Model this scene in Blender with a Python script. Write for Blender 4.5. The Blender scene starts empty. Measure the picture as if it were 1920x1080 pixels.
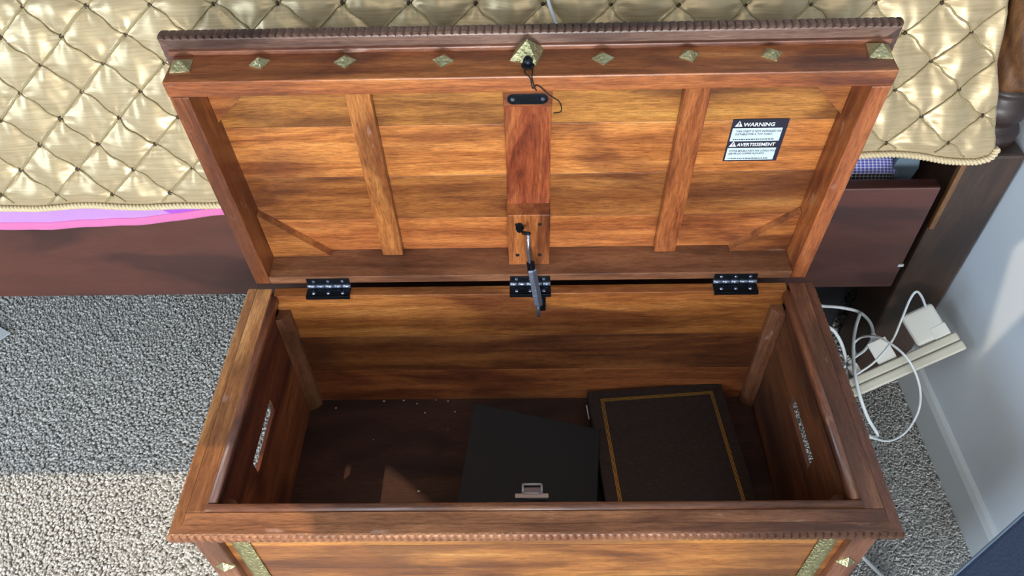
import bpy, bmesh, math, random
from mathutils import Vector, Matrix
import numpy as np
random.seed(7); np.random.seed(7)
S = bpy.context.scene
COL = S.collection
H = 0.42                     # height of the chest rim above the carpet

# ------------------------------------------------------------------ camera
CAM = Vector((-0.0041, -0.9082, 0.9746 + H))
def _rot(pitch, yaw, roll):
    return (Matrix.Rotation(yaw, 3, 'Z') @ Matrix.Rotation(math.pi/2 - pitch, 3, 'X') @ Matrix.Rotation(roll, 3, 'Z'))
RC = _rot(0.8241, 0.0282, -0.0323)
FPX = 1417.0
cd = bpy.data.cameras.new('camera'); cam = bpy.data.objects.new('camera', cd); COL.objects.link(cam)
cam.matrix_world = Matrix.Translation(CAM) @ RC.to_4x4()
cd.sensor_width = 36; cd.lens = FPX/1920*36; cd.clip_start = .02
S.camera = cam

# ------------------------------------------------------------------ light
W = bpy.data.worlds.new('world'); S.world = W; W.use_nodes = True
bg = W.node_tree.nodes['Background']; bg.inputs[0].default_value = (.80, .90, 1, 1); bg.inputs[1].default_value = 0.55
def area(name, loc, target, sx, sy, power, color):
    l = bpy.data.lights.new(name, 'AREA'); l.shape = 'RECTANGLE'; l.size = sx; l.size_y = sy; l.energy = power; l.color = color
    o = bpy.data.objects.new(name, l); COL.objects.link(o); o.location = loc
    o.rotation_euler = (Vector(target) - Vector(loc)).to_track_quat('-Z', 'Y').to_euler(); return o
FW = (-.55, .80, .30, 1.30)          # front window, low: x0, x1, z0, z1
LW_ = (-3.0, -1.1, 1.10, 2.35)            # left window: y0, y1, z0, z1
area('window_light', ((FW[0]+FW[1])/2, -4.55, (FW[2]+FW[3])/2), ((FW[0]+FW[1])/2, 0, (FW[2]+FW[3])/2-.05), FW[1]-FW[0], FW[3]-FW[2], 150, (.95, .98, 1))
area('side_window_light', (-3.36, -2.05, 1.73), (-.2, -.2, .6), 1.2, 1.8, 88, (.66, .82, 1))
area('quilt_fill_light', (.1, -2.7, 2.38), (.1, -1.6, 0), .5, .5, 13, (1, .93, .82))  # added fill lamp, brightens the quilt behind the lid
sun = bpy.data.lights.new('sun', 'SUN'); sun.energy = 2.1; sun.angle = math.radians(.3); sun.color = (1, .80, .56)
SUN = Vector((.51, .45, -1)).normalized()
so = bpy.data.objects.new('sun', sun); COL.objects.link(so); so.rotation_euler = SUN.to_track_quat('-Z', 'Y').to_euler()
S.view_settings.view_transform = 'Standard'; S.view_settings.look = 'None'
S.view_settings.gamma = 1; S.view_settings.use_curve_mapping = False; S.view_settings.exposure = 0.2

# ------------------------------------------------------------------ materials
def srgb(r, g, b):
    f = lambda c: (c/255)/12.92 if c/255 <= .04045 else ((c/255+.055)/1.055)**2.4
    return (f(r), f(g), f(b), 1)
def newmat(name):
    m = bpy.data.materials.new(name); m.use_nodes = True
    nt = m.node_tree; return m, nt, nt.nodes['Principled BSDF']
def N(nt, t, **kw):
    n = nt.nodes.new(t)
    for k, v in kw.items(): setattr(n, k, v)
    return n
def plain(name, col, rough=.5, metal=0, bump=0, bscale=200, spec=.5, var=0, coat=0, sheen=0):
    m, nt, b = newmat(name)
    b.inputs['Base Color'].default_value = col; b.inputs['Roughness'].default_value = rough
    b.inputs['Metallic'].default_value = metal; b.inputs['Specular IOR Level'].default_value = spec
    b.inputs['Coat Weight'].default_value = coat; b.inputs['Sheen Weight'].default_value = sheen
    tc = N(nt, 'ShaderNodeTexCoord'); no = N(nt, 'ShaderNodeTexNoise')
    no.inputs['Scale'].default_value = bscale; no.inputs['Detail'].default_value = 4
    nt.links.new(tc.outputs['Object'], no.inputs['Vector'])
    if bump:
        bp = N(nt, 'ShaderNodeBump'); bp.inputs['Strength'].default_value = bump; bp.inputs['Distance'].default_value = .002
        nt.links.new(no.outputs['Fac'], bp.inputs['Height']); nt.links.new(bp.outputs[0], b.inputs['Normal'])
    if var:
        mx = N(nt, 'ShaderNodeMix', data_type='RGBA', blend_type='MULTIPLY'); mx.inputs[0].default_value = var
        mx.inputs[6].default_value = col; cr = N(nt, 'ShaderNodeValToRGB')
        cr.color_ramp.elements[0].position = .35; cr.color_ramp.elements[1].position = .65
        nt.links.new(no.outputs['Fac'], cr.inputs[0]); nt.links.new(cr.outputs[0], mx.inputs[7])
        nt.links.new(mx.outputs[2], b.inputs['Base Color'])
    return m

def wood(name, axis, dark, mid, light, pale, rough=.30, wave=1.0, streak=16, coat=.25, fine=.62, worn=0, tone=.20):
    m, nt, b = newmat(name); L = nt.links.new
    tc = N(nt, 'ShaderNodeTexCoord'); oi = N(nt, 'ShaderNodeObjectInfo')
    sc = N(nt, 'ShaderNodeVectorMath', operation='SCALE'); cmb = N(nt, 'ShaderNodeCombineXYZ')
    for i in range(3): L(oi.outputs['Random'], cmb.inputs[i])
    L(cmb.outputs[0], sc.inputs[0]); sc.inputs['Scale'].default_value = 37.0
    add = N(nt, 'ShaderNodeVectorMath', operation='ADD'); L(tc.outputs['Object'], add.inputs[0]); L(sc.outputs[0], add.inputs[1])
    def mapped(al, ac):
        mp = N(nt, 'ShaderNodeMapping'); v = [ac]*3; v['XYZ'.index(axis)] = al
        mp.inputs['Scale'].default_value = v; L(add.outputs[0], mp.inputs[0]); return mp.outputs[0]
    n1 = N(nt, 'ShaderNodeTexNoise'); n1.inputs['Scale'].default_value = 1; n1.inputs['Detail'].default_value = 9
    n1.inputs['Roughness'].default_value = .70; n1.inputs['Distortion'].default_value = wave*.45
    L(mapped(2.2, streak*1.7), n1.inputs['Vector'])
    r1 = N(nt, 'ShaderNodeValToRGB'); e = r1.color_ramp.elements
    e[0].position = .25; e[0].color = dark; e[1].position = .78; e[1].color = pale
    q = e.new(.42); q.color = mid; q = e.new(.56); q.color = light
    L(n1.outputs['Fac'], r1.inputs[0])
    n2 = N(nt, 'ShaderNodeTexNoise'); n2.inputs['Scale'].default_value = 1; n2.inputs['Detail'].default_value = 5; n2.inputs['Roughness'].default_value = .75; n2.inputs['Distortion'].default_value = .3
    L(mapped(46, 430), n2.inputs['Vector'])
    r2 = N(nt, 'ShaderNodeValToRGB'); r2.color_ramp.elements[0].position = .38; r2.color_ramp.elements[0].color = (.36, .30, .26, 1)
    r2.color_ramp.elements[1].position = .58; r2.color_ramp.elements[1].color = (1.12, 1.1, 1.05, 1)
    L(n2.outputs['Fac'], r2.inputs[0])
    mx = N(nt, 'ShaderNodeMix', data_type='RGBA', blend_type='MULTIPLY'); mx.inputs[0].default_value = fine
    L(r1.outputs[0], mx.inputs[6]); L(r2.outputs[0], mx.inputs[7])
    n3 = N(nt, 'ShaderNodeTexNoise'); n3.inputs['Scale'].default_value = 1; n3.inputs['Detail'].default_value = 3; n3.inputs['Distortion'].default_value = .6
    L(mapped(3, 10), n3.inputs['Vector'])
    r3 = N(nt, 'ShaderNodeValToRGB'); r3.color_ramp.elements[0].position = .40; r3.color_ramp.elements[0].color = (.38, .27, .24, 1)
    r3.color_ramp.elements[1].position = .53; r3.color_ramp.elements[1].color = (1.08, 1.06, 1.0, 1)
    L(n3.outputs['Fac'], r3.inputs[0])
    m2 = N(nt, 'ShaderNodeMix', data_type='RGBA', blend_type='MULTIPLY'); m2.inputs[0].default_value = .8
    L(mx.outputs[2], m2.inputs[6]); L(r3.outputs[0], m2.inputs[7])
    out = m2.outputs[2]
    wn = N(nt, 'ShaderNodeTexWhiteNoise', noise_dimensions='1D'); L(oi.outputs['Random'], wn.inputs['W'])
    hs = N(nt, 'ShaderNodeHueSaturation'); tv = N(nt, 'ShaderNodeMapRange'); tv.inputs[3].default_value = 1-tone*1.5; tv.inputs[4].default_value = 1+tone
    th_ = N(nt, 'ShaderNodeMapRange'); th_.inputs[3].default_value = .5-tone*.06; th_.inputs[4].default_value = .5+tone*.06
    L(oi.outputs['Random'], tv.inputs[0]); L(tv.outputs[0], hs.inputs['Value']); L(wn.outputs[0], th_.inputs[0]); L(th_.outputs[0], hs.inputs['Hue'])
    hs.inputs['Saturation'].default_value = .97
    L(out, hs.inputs['Color']); out = hs.outputs['Color']
    if worn:
        n4 = N(nt, 'ShaderNodeTexNoise'); n4.inputs['Scale'].default_value = 1; n4.inputs['Detail'].default_value = 4
        L(mapped(16, 46), n4.inputs['Vector'])
        r4 = N(nt, 'ShaderNodeValToRGB'); r4.color_ramp.elements[0].position = .68; r4.color_ramp.elements[0].color = (0, 0, 0, 1)
        r4.color_ramp.elements[1].position = .76; r4.color_ramp.elements[1].color = (worn, worn, worn, 1)
        L(n4.outputs['Fac'], r4.inputs[0])
        m3 = N(nt, 'ShaderNodeMix', data_type='RGBA'); L(r4.outputs[0], m3.inputs[0]); L(out, m3.inputs[6]); m3.inputs[7].default_value = srgb(200, 165, 150)
        out = m3.outputs[2]
    L(out, b.inputs['Base Color'])
    mr = N(nt, 'ShaderNodeMapRange'); mr.inputs[3].default_value = rough*1.5; mr.inputs[4].default_value = rough*.75
    L(n3.outputs['Fac'], mr.inputs[0]); L(mr.outputs[0], b.inputs['Roughness'])
    b.inputs['Coat Weight'].default_value = coat; b.inputs['Coat Roughness'].default_value = .28; b.inputs['Specular IOR Level'].default_value = .65
    bp = N(nt, 'ShaderNodeBump'); bp.inputs['Strength'].default_value = .25; bp.inputs['Distance'].default_value = .0012
    ad = N(nt, 'ShaderNodeMath', operation='ADD'); L(n2.outputs['Fac'], ad.inputs[0]); L(n1.outputs['Fac'], ad.inputs[1])
    L(ad.outputs[0], bp.inputs['Height']); L(bp.outputs[0], b.inputs['Normal'])
    return m

PD, PM, PL, PP = srgb(90, 50, 20), srgb(158, 94, 36), srgb(196, 128, 56), srgb(224, 170, 92)     # golden lid panels
RD, RM, RL, RP = srgb(68, 38, 28), srgb(118, 72, 52), srgb(148, 96, 68), srgb(180, 128, 92)      # redder rails
M = {}
for a in 'XYZ':
    M['pan'+a] = wood('golden_wood_'+a, a, PD, PM, PL, PP, rough=.34)
    M['red'+a] = wood('red_brown_wood_'+a, a, RD, RM, RL, RP, rough=.34, worn=.55, tone=.08)
    M['frame'+a] = wood('orange_brown_wood_'+a, a, srgb(84, 42, 18), srgb(142, 78, 34), srgb(178, 108, 50), srgb(208, 146, 78), rough=.32, streak=22, worn=.35, tone=.09)
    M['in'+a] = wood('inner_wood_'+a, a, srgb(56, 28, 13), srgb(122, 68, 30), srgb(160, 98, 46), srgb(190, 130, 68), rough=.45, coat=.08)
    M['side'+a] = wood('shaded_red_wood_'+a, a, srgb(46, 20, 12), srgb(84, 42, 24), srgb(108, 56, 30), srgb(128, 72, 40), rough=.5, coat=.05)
    M['bed'+a] = wood('dark_bed_wood_'+a, a, srgb(58, 30, 24), srgb(78, 40, 31), srgb(88, 46, 36), srgb(98, 54, 42), rough=.42, fine=.2, streak=8, wave=.3)
M['post'] = wood('post_wood', 'Z', srgb(34, 20, 14), srgb(52, 31, 21), srgb(62, 38, 26), srgb(76, 48, 34), rough=.45, streak=8, wave=.3)
M['barX'] = wood('dull_brown_wood', 'X', srgb(70, 42, 32), srgb(112, 70, 48), srgb(138, 92, 64), srgb(164, 116, 84), rough=.36, tone=.03)
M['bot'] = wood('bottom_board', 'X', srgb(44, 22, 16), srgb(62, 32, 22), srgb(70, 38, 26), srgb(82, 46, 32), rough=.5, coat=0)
M['rimgold_sun'] = wood('sunlit_gold_brown_wood', 'Y', srgb(120, 72, 40), srgb(190, 130, 74), srgb(224, 168, 106), srgb(240, 198, 142), coat=.1, rough=.4, worn=.6, tone=.0)  # golden rail wood, lightened further to put sunlight into its colour
M['rimfront'] = wood('front_rim_wood', 'X', srgb(80, 48, 36), srgb(134, 86, 58), srgb(166, 112, 76), srgb(198, 146, 104), coat=.2, rough=.34, worn=.6, tone=.0)
M['notch'] = wood('carved_edge_wood', 'X', srgb(60, 40, 36), srgb(100, 72, 64), srgb(124, 94, 84), srgb(154, 122, 108), rough=.36)
M['brass'] = plain('brass', srgb(206, 200, 156), .34, .9, bump=.9, bscale=260, var=.3)
M['brassh'] = plain('hammered_brass', srgb(200, 196, 150), .38, .9, bump=1.8, bscale=210, var=.35)
M['iron'] = plain('black_iron', srgb(38, 44, 52), .38, .85, bump=.3, bscale=300)
M['steel'] = plain('blued_steel', srgb(150, 160, 182), .30, .85, bump=.4, bscale=240)
M['chrome'] = plain('chrome', srgb(222, 226, 230), .22, .45)
M['black'] = plain('black_leatherette', srgb(20, 25, 27), .6, 0, bump=.25, bscale=700)
M['gold'] = plain('gold_foil', srgb(196, 160, 70), .35, .8)
M['white'] = plain('white_plastic', srgb(226, 228, 224), .35, 0)
M['strip'] = plain('off_white_plastic', srgb(200, 198, 184), .42, 0)
M['groove'] = plain('grey_groove', srgb(120, 118, 108), .6)
M['cable'] = plain('white_cable', srgb(222, 230, 234), .38)
M['paper'] = plain('white_paper', srgb(222, 230, 236), .7)
M['hole'] = plain('dark_hole', srgb(20, 12, 8), .8)
M['string'] = plain('black_string', srgb(20, 17, 16), .8)
M['crumb'] = plain('pale_crumb', srgb(225, 215, 200), .6)
M['bin'] = plain('black_bin_plastic', srgb(30, 31, 36), .5)
M['slate'] = plain('slate_cloth', srgb(96, 114, 128), .8, bump=.2, bscale=300)
M['navy'] = plain('navy_fabric', srgb(38, 60, 94), .85, bump=.8, bscale=260, var=.35, sheen=.3)
M['mat'] = plain('mattress_cloth', srgb(215, 205, 190), .9)
M['ink'] = plain('black_ink', srgb(34, 34, 52), .5)
M['inkw'] = plain('white_print', srgb(236, 240, 242), .5)
M['label'] = plain('label_white', srgb(205, 222, 230), .4)
M['lilac'] = None

# ------------------------------------------------------------------ mesh helpers
def link(name, me, mat=None, parent=None, smooth=False):
    o = bpy.data.objects.new(name, me); COL.objects.link(o)
    if mat and not me.materials: me.materials.append(mat)
    if parent: o.parent = parent
    if smooth: me.polygons.foreach_set('use_smooth', [True]*len(me.polygons))
    return o
def obj(name, bm, mat, parent=None, smooth=False, world=True):
    """verts are written in world space (world=True, parent unrotated) or in the parent's own space"""
    bmesh.ops.recalc_face_normals(bm, faces=bm.faces)
    if parent is not None and world:
        off = Vector(parent.location); p = parent.parent
        while p is not None: off += Vector(p.location); p = p.parent
        bmesh.ops.translate(bm, verts=bm.verts, vec=-off)
    me = bpy.data.meshes.new(name); bm.to_mesh(me); bm.free()
    return link(name, me, mat, parent, smooth)
def box(bm, x0, x1, y0, y1, z0, z1, bev=0, seg=2):
    r = bmesh.ops.create_cube(bm, size=1); vs = r['verts']
    for v in vs:
        v.co = Vector(((x0+x1)/2 + v.co.x*(x1-x0), (y0+y1)/2 + v.co.y*(y1-y0), (z0+z1)/2 + v.co.z*(z1-z0)))
    if bev:
        es = {e for v in vs for e in v.link_edges}
        bmesh.ops.bevel(bm, geom=list(es), offset=bev, segments=seg, profile=.6, affect='EDGES')
    return bm
def B(*a, **k): return box(bmesh.new(), *a, **k)
def prism(bm, pts, z0, z1, bev=0, plane='XY'):
    """extrude polygon pts between z0,z1; plane XY -> (a,b,z)"""
    def mk(a, b, c): return {'XY': (a, b, c), 'XZ': (a, c, b), 'YZ': (c, a, b)}[plane]
    lo = [bm.verts.new(mk(a, b, z0)) for a, b in pts]; hi = [bm.verts.new(mk(a, b, z1)) for a, b in pts]
    fs = [bm.faces.new(lo[::-1]), bm.faces.new(hi)]; n = len(pts)
    for i in range(n): fs.append(bm.faces.new((lo[i], lo[(i+1) % n], hi[(i+1) % n], hi[i])))
    if bev:
        es = {e for f in fs for e in f.edges}
        bmesh.ops.bevel(bm, geom=list(es), offset=bev, segments=2, profile=.6, affect='EDGES')
    return bm
def cat(pts, n=8):
    """Catmull-Rom samples through pts"""
    P = [Vector(p) for p in pts]; out = []
    P = [P[0]*2 - P[1]] + P + [P[-1]*2 - P[-2]]
    for i in range(1, len(P)-2):
        for k in range(n):
            t = k/n; a, b, c, d = P[i-1:i+3]
            out.append(.5*((2*b) + (c-a)*t + (2*a-5*b+4*c-d)*t*t + (3*b-a-3*c+d)*t**3))
    out.append(P[-2]); return out
def tube(bm, pts, r, seg=8, flat=1.0, caps=True):
    pts = [Vector(p) for p in pts]; rings = []; up = None
    for i, p in enumerate(pts):
        t = (pts[min(i+1, len(pts)-1)] - pts[max(i-1, 0)]).normalized()
        if up is None: up = t.orthogonal().normalized()
        up = (up - t*up.dot(t)).normalized(); s = t.cross(up)
        rr = r[i] if isinstance(r, (list, tuple)) else r
        rings.append([bm.verts.new(p + (up*math.cos(2*math.pi*k/seg) + s*flat*math.sin(2*math.pi*k/seg))*rr) for k in range(seg)])
    for a, b in zip(rings, rings[1:]):
        for k in range(seg): bm.faces.new((a[k], a[(k+1) % seg], b[(k+1) % seg], b[k]))
    if caps: bm.faces.new(rings[0][::-1]); bm.faces.new(rings[-1])
    return bm
def lathe(bm, prof, cx, cy, seg=32, twist=None):
    rings = []
    for z, r in prof:
        ring = []
        for k in range(seg):
            a = 2*math.pi*k/seg; rr = r + (twist(a, z) if twist else 0)
            ring.append(bm.verts.new((cx + rr*math.cos(a), cy + rr*math.sin(a), z)))
        rings.append(ring)
    for a, b in zip(rings, rings[1:]):
        for k in range(seg): bm.faces.new((a[k], a[(k+1) % seg], b[(k+1) % seg], b[k]))
    bm.faces.new(rings[0][::-1]); bm.faces.new(rings[-1]); return bm
def empty(name, loc, label=None, cat_=None, group=None):
    o = bpy.data.objects.new(name, None); COL.objects.link(o); o.location = loc; o.empty_display_size = .05
    if label: tag(o, label, cat_, group)
    return o
def tag(o, label, cat_, group=None):
    o['label'] = label; o['category'] = cat_
    if group: o['group'] = group
    return o
def ray(u, v): return RC @ Vector(((u-960)/FPX, (540-v)/FPX, -1))
def atY(u, v, y): d = ray(u, v); return CAM + d*((y-CAM.y)/d.y)
def atX(u, v, x): d = ray(u, v); return CAM + d*((x-CAM.x)/d.x)
def atZ(u, v, z): d = ray(u, v); return CAM + d*((z-CAM.z)/d.z)

# ------------------------------------------------------------------ setting
def struct(o): o['kind'] = 'structure'; return o
M['wall'] = plain('wall_paint', srgb(222, 232, 242), .6, bump=.12, bscale=90)
M['base'] = plain('baseboard_paint', srgb(218, 226, 232), .4)
M['carpetbase'] = plain('carpet_backing', srgb(165, 164, 158), .95, bump=.6, bscale=400, var=.5)
struct(obj('floor', B(-3.5, .86, -4.7, 2.7, -.05, 0), M['carpetbase']))
struct(obj('wall_right', B(.83, .93, -4.7, 2.7, -.05, 2.45), M['wall']))
M['wallo'] = plain('warm_white_wall', srgb(165, 160, 150), .7)
struct(obj('wall_back', B(-3.5, .93, 2.6, 2.7, 0, 2.45), M['wallo']))
def wall_hole(name, mk, a0, a1, h0, h1):
    # wall with one window opening, mk(a,z,a2,z2) -> box bounds
    bm = bmesh.new()
    for a, b_, c, d in ((mk[0], a0, 0, 2.45), (a1, mk[1], 0, 2.45), (a0, a1, 0, h0), (a0, a1, h1, 2.45)):
        if mk[2] == 'y': box(bm, a, b_, mk[3], mk[3]+.1, c, d)
        else: box(bm, mk[3], mk[3]+.1, a, b_, c, d)
    o = struct(obj(name, bm, M['wallo'])); return o
wall_hole('wall_front', (-3.5, .93, 'y', -4.7), FW[0], FW[1], FW[2], FW[3])
wall_hole('wall_left', (-4.6, 2.6, 'x', -3.5), LW_[0], LW_[1], LW_[2], LW_[3])
for nm, ax, p, (a0, a1, h0, h1) in (('window_1', 'y', -4.7, FW), ('window_2', 'x', -3.5, LW_)):
    bm = bmesh.new(); t = .04
    for a, b_, c, d in ((a0, a0+t, h0, h1), (a1-t, a1, h0, h1), (a0+t, a1-t, h0, h0+t), (a0+t, a1-t, h1-t, h1), ((a0+a1)/2-t/2, (a0+a1)/2+t/2, h0+t, h1-t)):
        if ax == 'y': box(bm, a, b_, p+.02, p+.08, c, d)
        else: box(bm, p+.02, p+.08, a, b_, c, d)
    struct(obj(nm, bm, M['white']))
bmb = bmesh.new()
prism(bmb, [(.83, 0), (.817, 0), (.817, .078), (.822, .088), (.83, .092)], -4.6, 2.6, plane='XZ')
struct(obj('baseboard_right', bmb, M['base']))

# ceiling with two openings made up to let sun patches onto carpet and wall
def ceiling():
    ZC = 2.45; k = ZC-H
    sh = lambda pts: [(x-.51*k, y-.45*k) for x, y in pts]
    holes = [sh([(-1.7, -.32), (-1.7, -1.05), (-.30, -1.05), (-.30, -.44), (-.435, -.32)]),
             sh([(.733, -.14), (.834, -.078), (.95, -.04), (.90, .06), (.844, .043)])]
    bm = bmesh.new(); rims = [[(-3.5, -4.7), (.93, -4.7), (.93, 2.7), (-3.5, 2.7)]] + holes
    for rm in rims:
        vs = [bm.verts.new((x, y, ZC)) for x, y in rm]
        for i in range(len(vs)): bm.edges.new((vs[i], vs[(i+1) % len(vs)]))
    bmesh.ops.triangle_fill(bm, edges=bm.edges[:], use_beauty=True, use_dissolve=False)
    g = bmesh.ops.extrude_face_region(bm, geom=bm.faces[:])
    for v in g['geom']:
        if isinstance(v, bmesh.types.BMVert): v.co.z += .04
    struct(obj('ceiling', bm, plain('ceiling_paint', srgb(170, 166, 158), .8)))
ceiling()

# carpet pile : leaning tufts
def pile():
    m, nt, b = newmat('carpet_yarn'); L = nt.links.new
    g = N(nt, 'ShaderNodeNewGeometry'); r = N(nt, 'ShaderNodeValToRGB'); e = r.color_ramp.elements
    e[0].color = srgb(170, 170, 166); e[1].color = srgb(216, 216, 214); q = e.new(.45); q.color = srgb(194, 194, 191)
    L(g.outputs['Random Per Island'], r.inputs[0])
    L(r.outputs[0], b.inputs['Base Color']); b.inputs['Roughness'].default_value = .62; b.inputs['Sheen Weight'].default_value = .5
    b.inputs['Sheen Roughness'].default_value = .4
    regs = [(-1.42, -.44, -.46, .50, .0052), (.40, .817, -.46, .14, .0037), (-.44, .40, .04, .2, .008), (-2.3, .81, -1.6, -.46, .0088), (-2.3, -1.42, -.46, 1.2, .0088), (-1.42, .80, .50, 1.2, .010), (.40, .80, .14, .50, .008)]
    V = []; F = []; base = 0
    for x0, x1, y0, y1, sp in regs:
        xs = np.arange(x0, x1, sp); ys = np.arange(y0, y1, sp)
        X, Y = np.meshgrid(xs, ys); X = X.ravel(); Y = Y.ravel(); n = len(X)
        X = X + np.random.uniform(-.5, .5, n)*sp; Y = Y + np.random.uniform(-.5, .5, n)*sp
        k = X < .815; X = X[k]; Y = Y[k]; n = len(X)
        h = np.random.uniform(.0070, .0095, n); w = np.random.uniform(.0030, .0042, n)*(.68 if sp < .004 else max(1, sp/.0056))
        # lean follows a slowly varying direction with noise
        ang = 1.3*np.sin(X*5+1)+1.1*np.cos(Y*6+X*3)+np.random.normal(0, .9, n)
        ln = np.random.uniform(.2, 1.0, n)*h
        dx, dy = np.cos(ang)*ln, np.sin(ang)*ln
        rows = []
        for lev, (t, ww) in enumerate(((0, 1.0), (.55, 1.15), (1, .55))):
            for q_ in range(4):
                a = q_*math.pi/2 + ang + lev*.5
                rows.append(np.stack([X + dx*t*t + np.cos(a)*w*ww, Y + dy*t*t + np.sin(a)*w*ww, h*t*(1-.25*t*ln/h)], 1))
        P = np.stack(rows, 1).reshape(-1, 3)
        idx = (np.arange(n)*12 + base)[:, None]
        quads = []
        for l in (0, 4):
            for q_ in range(4): quads.append([l+q_, l+(q_+1) % 4, l+4+(q_+1) % 4, l+4+q_])
        quads.append([8, 9, 10, 11])
        for qd in quads: F.append(idx + np.array(qd)[None, :])
        V.append(P); base += n*12
    V = np.concatenate(V); F = np.concatenate(F)
    me = bpy.data.meshes.new('carpet_pile'); me.vertices.add(len(V)); me.vertices.foreach_set('co', V.ravel())
    me.loops.add(len(F)*4); me.loops.foreach_set('vertex_index', F.ravel().astype(np.int32))
    me.polygons.add(len(F)); me.polygons.foreach_set('loop_start', np.arange(0, len(F)*4, 4, dtype=np.int32)); me.update(); me.validate()
    o = link('carpet_pile', me, m, None, True); o['kind'] = 'stuff'
    tag(o, 'grey beige cut pile carpet covering the floor around the chest', 'carpet')
pile()

# ------------------------------------------------------------------ chest
chest = empty('wooden_chest', (0, -.23, 0), 'open reddish brown wooden chest with raised lid, notched rim and brass studs', 'chest')
R0 = H
def ch(name, bm, mat, smooth=False, label=None, parent=None):
    o = obj(name, bm, mat, parent or chest, smooth)
    if label: o['label'] = label
    return o
# corner legs (run up inside as posts)
for sx in (-1, 1):
    for (ya, yb) in ((-.445, -.407), (-.038, -.004)):
        xa, xb = sorted((sx*.449, sx*.484))
        ch('leg', B(xa, xb, ya, yb, .0, R0-.022, bev=.003), M['redZ'])
# inside corner posts with a chamfered inner edge, their tops a little below the rim
for sx in (-1, 1):
    p = [(sx*.449, -.02), (sx*.426, -.02), (sx*.426, -.031), (sx*.437, -.043), (sx*.449, -.046)]
    ch('corner_post', prism(bmesh.new(), p, .10, R0-.036, bev=.0015), M['redZ'])
    p = [(sx*.449, -.413), (sx*.424, -.413), (sx*.424, -.396), (sx*.436, -.386), (sx*.449, -.386)]
    ch('corner_post', prism(bmesh.new(), p, .10, R0-.036, bev=.0015), M['redZ'])
# side panels with a slot handle
def side_panel(sx):
    bm = bmesh.new(); xa, xb = sorted((sx*.449, sx*.4555))
    sl = (-.289, -.165, R0-.137, R0-.104)
    ys = [-.43, sl[0], sl[1], -.004]; zs = [.09, sl[2], sl[3], R0-.010]
    for side, x in ((0, xa), (1, xb)):
        g = [[bm.verts.new((x, y, z)) for z in zs] for y in ys]
        for i in range(3):
            for j in range(3):
                if i == 1 and j == 1: continue
                bm.faces.new((g[i][j], g[i+1][j], g[i+1][j+1], g[i][j+1]))
        if side == 0: g0 = g
    def strip(loop):
        n = len(loop)
        for k in range(n):
            (a, b), (c, d) = loop[k], loop[(k+1) % n]
            bm.faces.new((g0[a][b], g0[c][d], g[c][d], g[a][b]))
    strip([(1, 1), (2, 1), (2, 2), (1, 2)])
    strip([(0, 0), (1, 0), (2, 0), (3, 0), (3, 1), (3, 2), (3, 3), (2, 3), (1, 3), (0, 3), (0, 2), (0, 1)])
    return ch('side_panel', bm, M['inY'] if sx < 0 else M['sideY'])  # left panel lighter, right darker: lit and shaded sides put into colour
side_panel(-1); side_panel(1)
# back boards and front boards
zz = [.09, .20, .305, R0]
for a, b in zip(zz, zz[1:]):
    ch('back_board', B(-.449, .449, -.02, 0, a, b-.0006, bev=.0012), M['panX'] if b == R0 else M['inX'])  # lit top board painted lighter than the shaded boards below it
zz = [.085, .215, .33, R0-.022]
for a, b in zip(zz, zz[1:]):
    ch('front_board', B(-.449, .449, -.434, -.414, a, b-.0006, bev=.0012), M['panX'])
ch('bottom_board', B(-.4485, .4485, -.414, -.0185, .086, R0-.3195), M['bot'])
# brass bands and studs on the front
for sx in (-1, 1):
    xa, xb = sorted((sx*.411, sx*.438))
    bmq = bmesh.new(); nn = 60
    vs = []
    for i in range(nn+1):
        z = .03 + (R0-.022-.03)*i/nn
        vs.append([bmq.verts.new((xa+(xb-xa)*j/6, -.4375 - (.0011*random.random() if 0 < j < 6 else -.0018), z)) for j in range(7)])
    for i in range(nn):
        for j in range(6): bmq.faces.new((vs[i][j], vs[i][j+1], vs[i+1][j+1], vs[i+1][j]))
    ch('brass_band', bmq, M['brassh'], True, 'hammered brass band on the chest front')
def pyramid(bm, c, a, b, n, s, h, rot=0):
    a, b, n = Vector(a), Vector(b), Vector(n); c = Vector(c)
    ca, sa = math.cos(rot), math.sin(rot); a, b = a*ca + b*sa, b*ca - a*sa
    lip = [bm.verts.new(c + a*s*i + b*s*j - n*.001) for i, j in ((-1, -1), (1, -1), (1, 1), (-1, 1))]
    bs = [bm.verts.new(c + a*s*i + b*s*j + n*.0015) for i, j in ((-1, -1), (1, -1), (1, 1), (-1, 1))]
    tp = bm.verts.new(c + n*h)
    for i in range(4):
        bm.faces.new((lip[i], lip[(i+1) % 4], bs[(i+1) % 4], bs[i])); bm.faces.new((bs[i], bs[(i+1) % 4], tp))
    return bm
for sx, z in ((-1, R0-.134), (1, R0-.127), (-1, R0-.27), (1, R0-.27)):
    ch('brass_stud', pyramid(bmesh.new(), (sx*.4615, -.445, z), (1, 0, 0), (0, 0, 1), (0, -1, 0), .0105, .009, .75), M['brass'], label='small brass pyramid stud')
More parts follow.
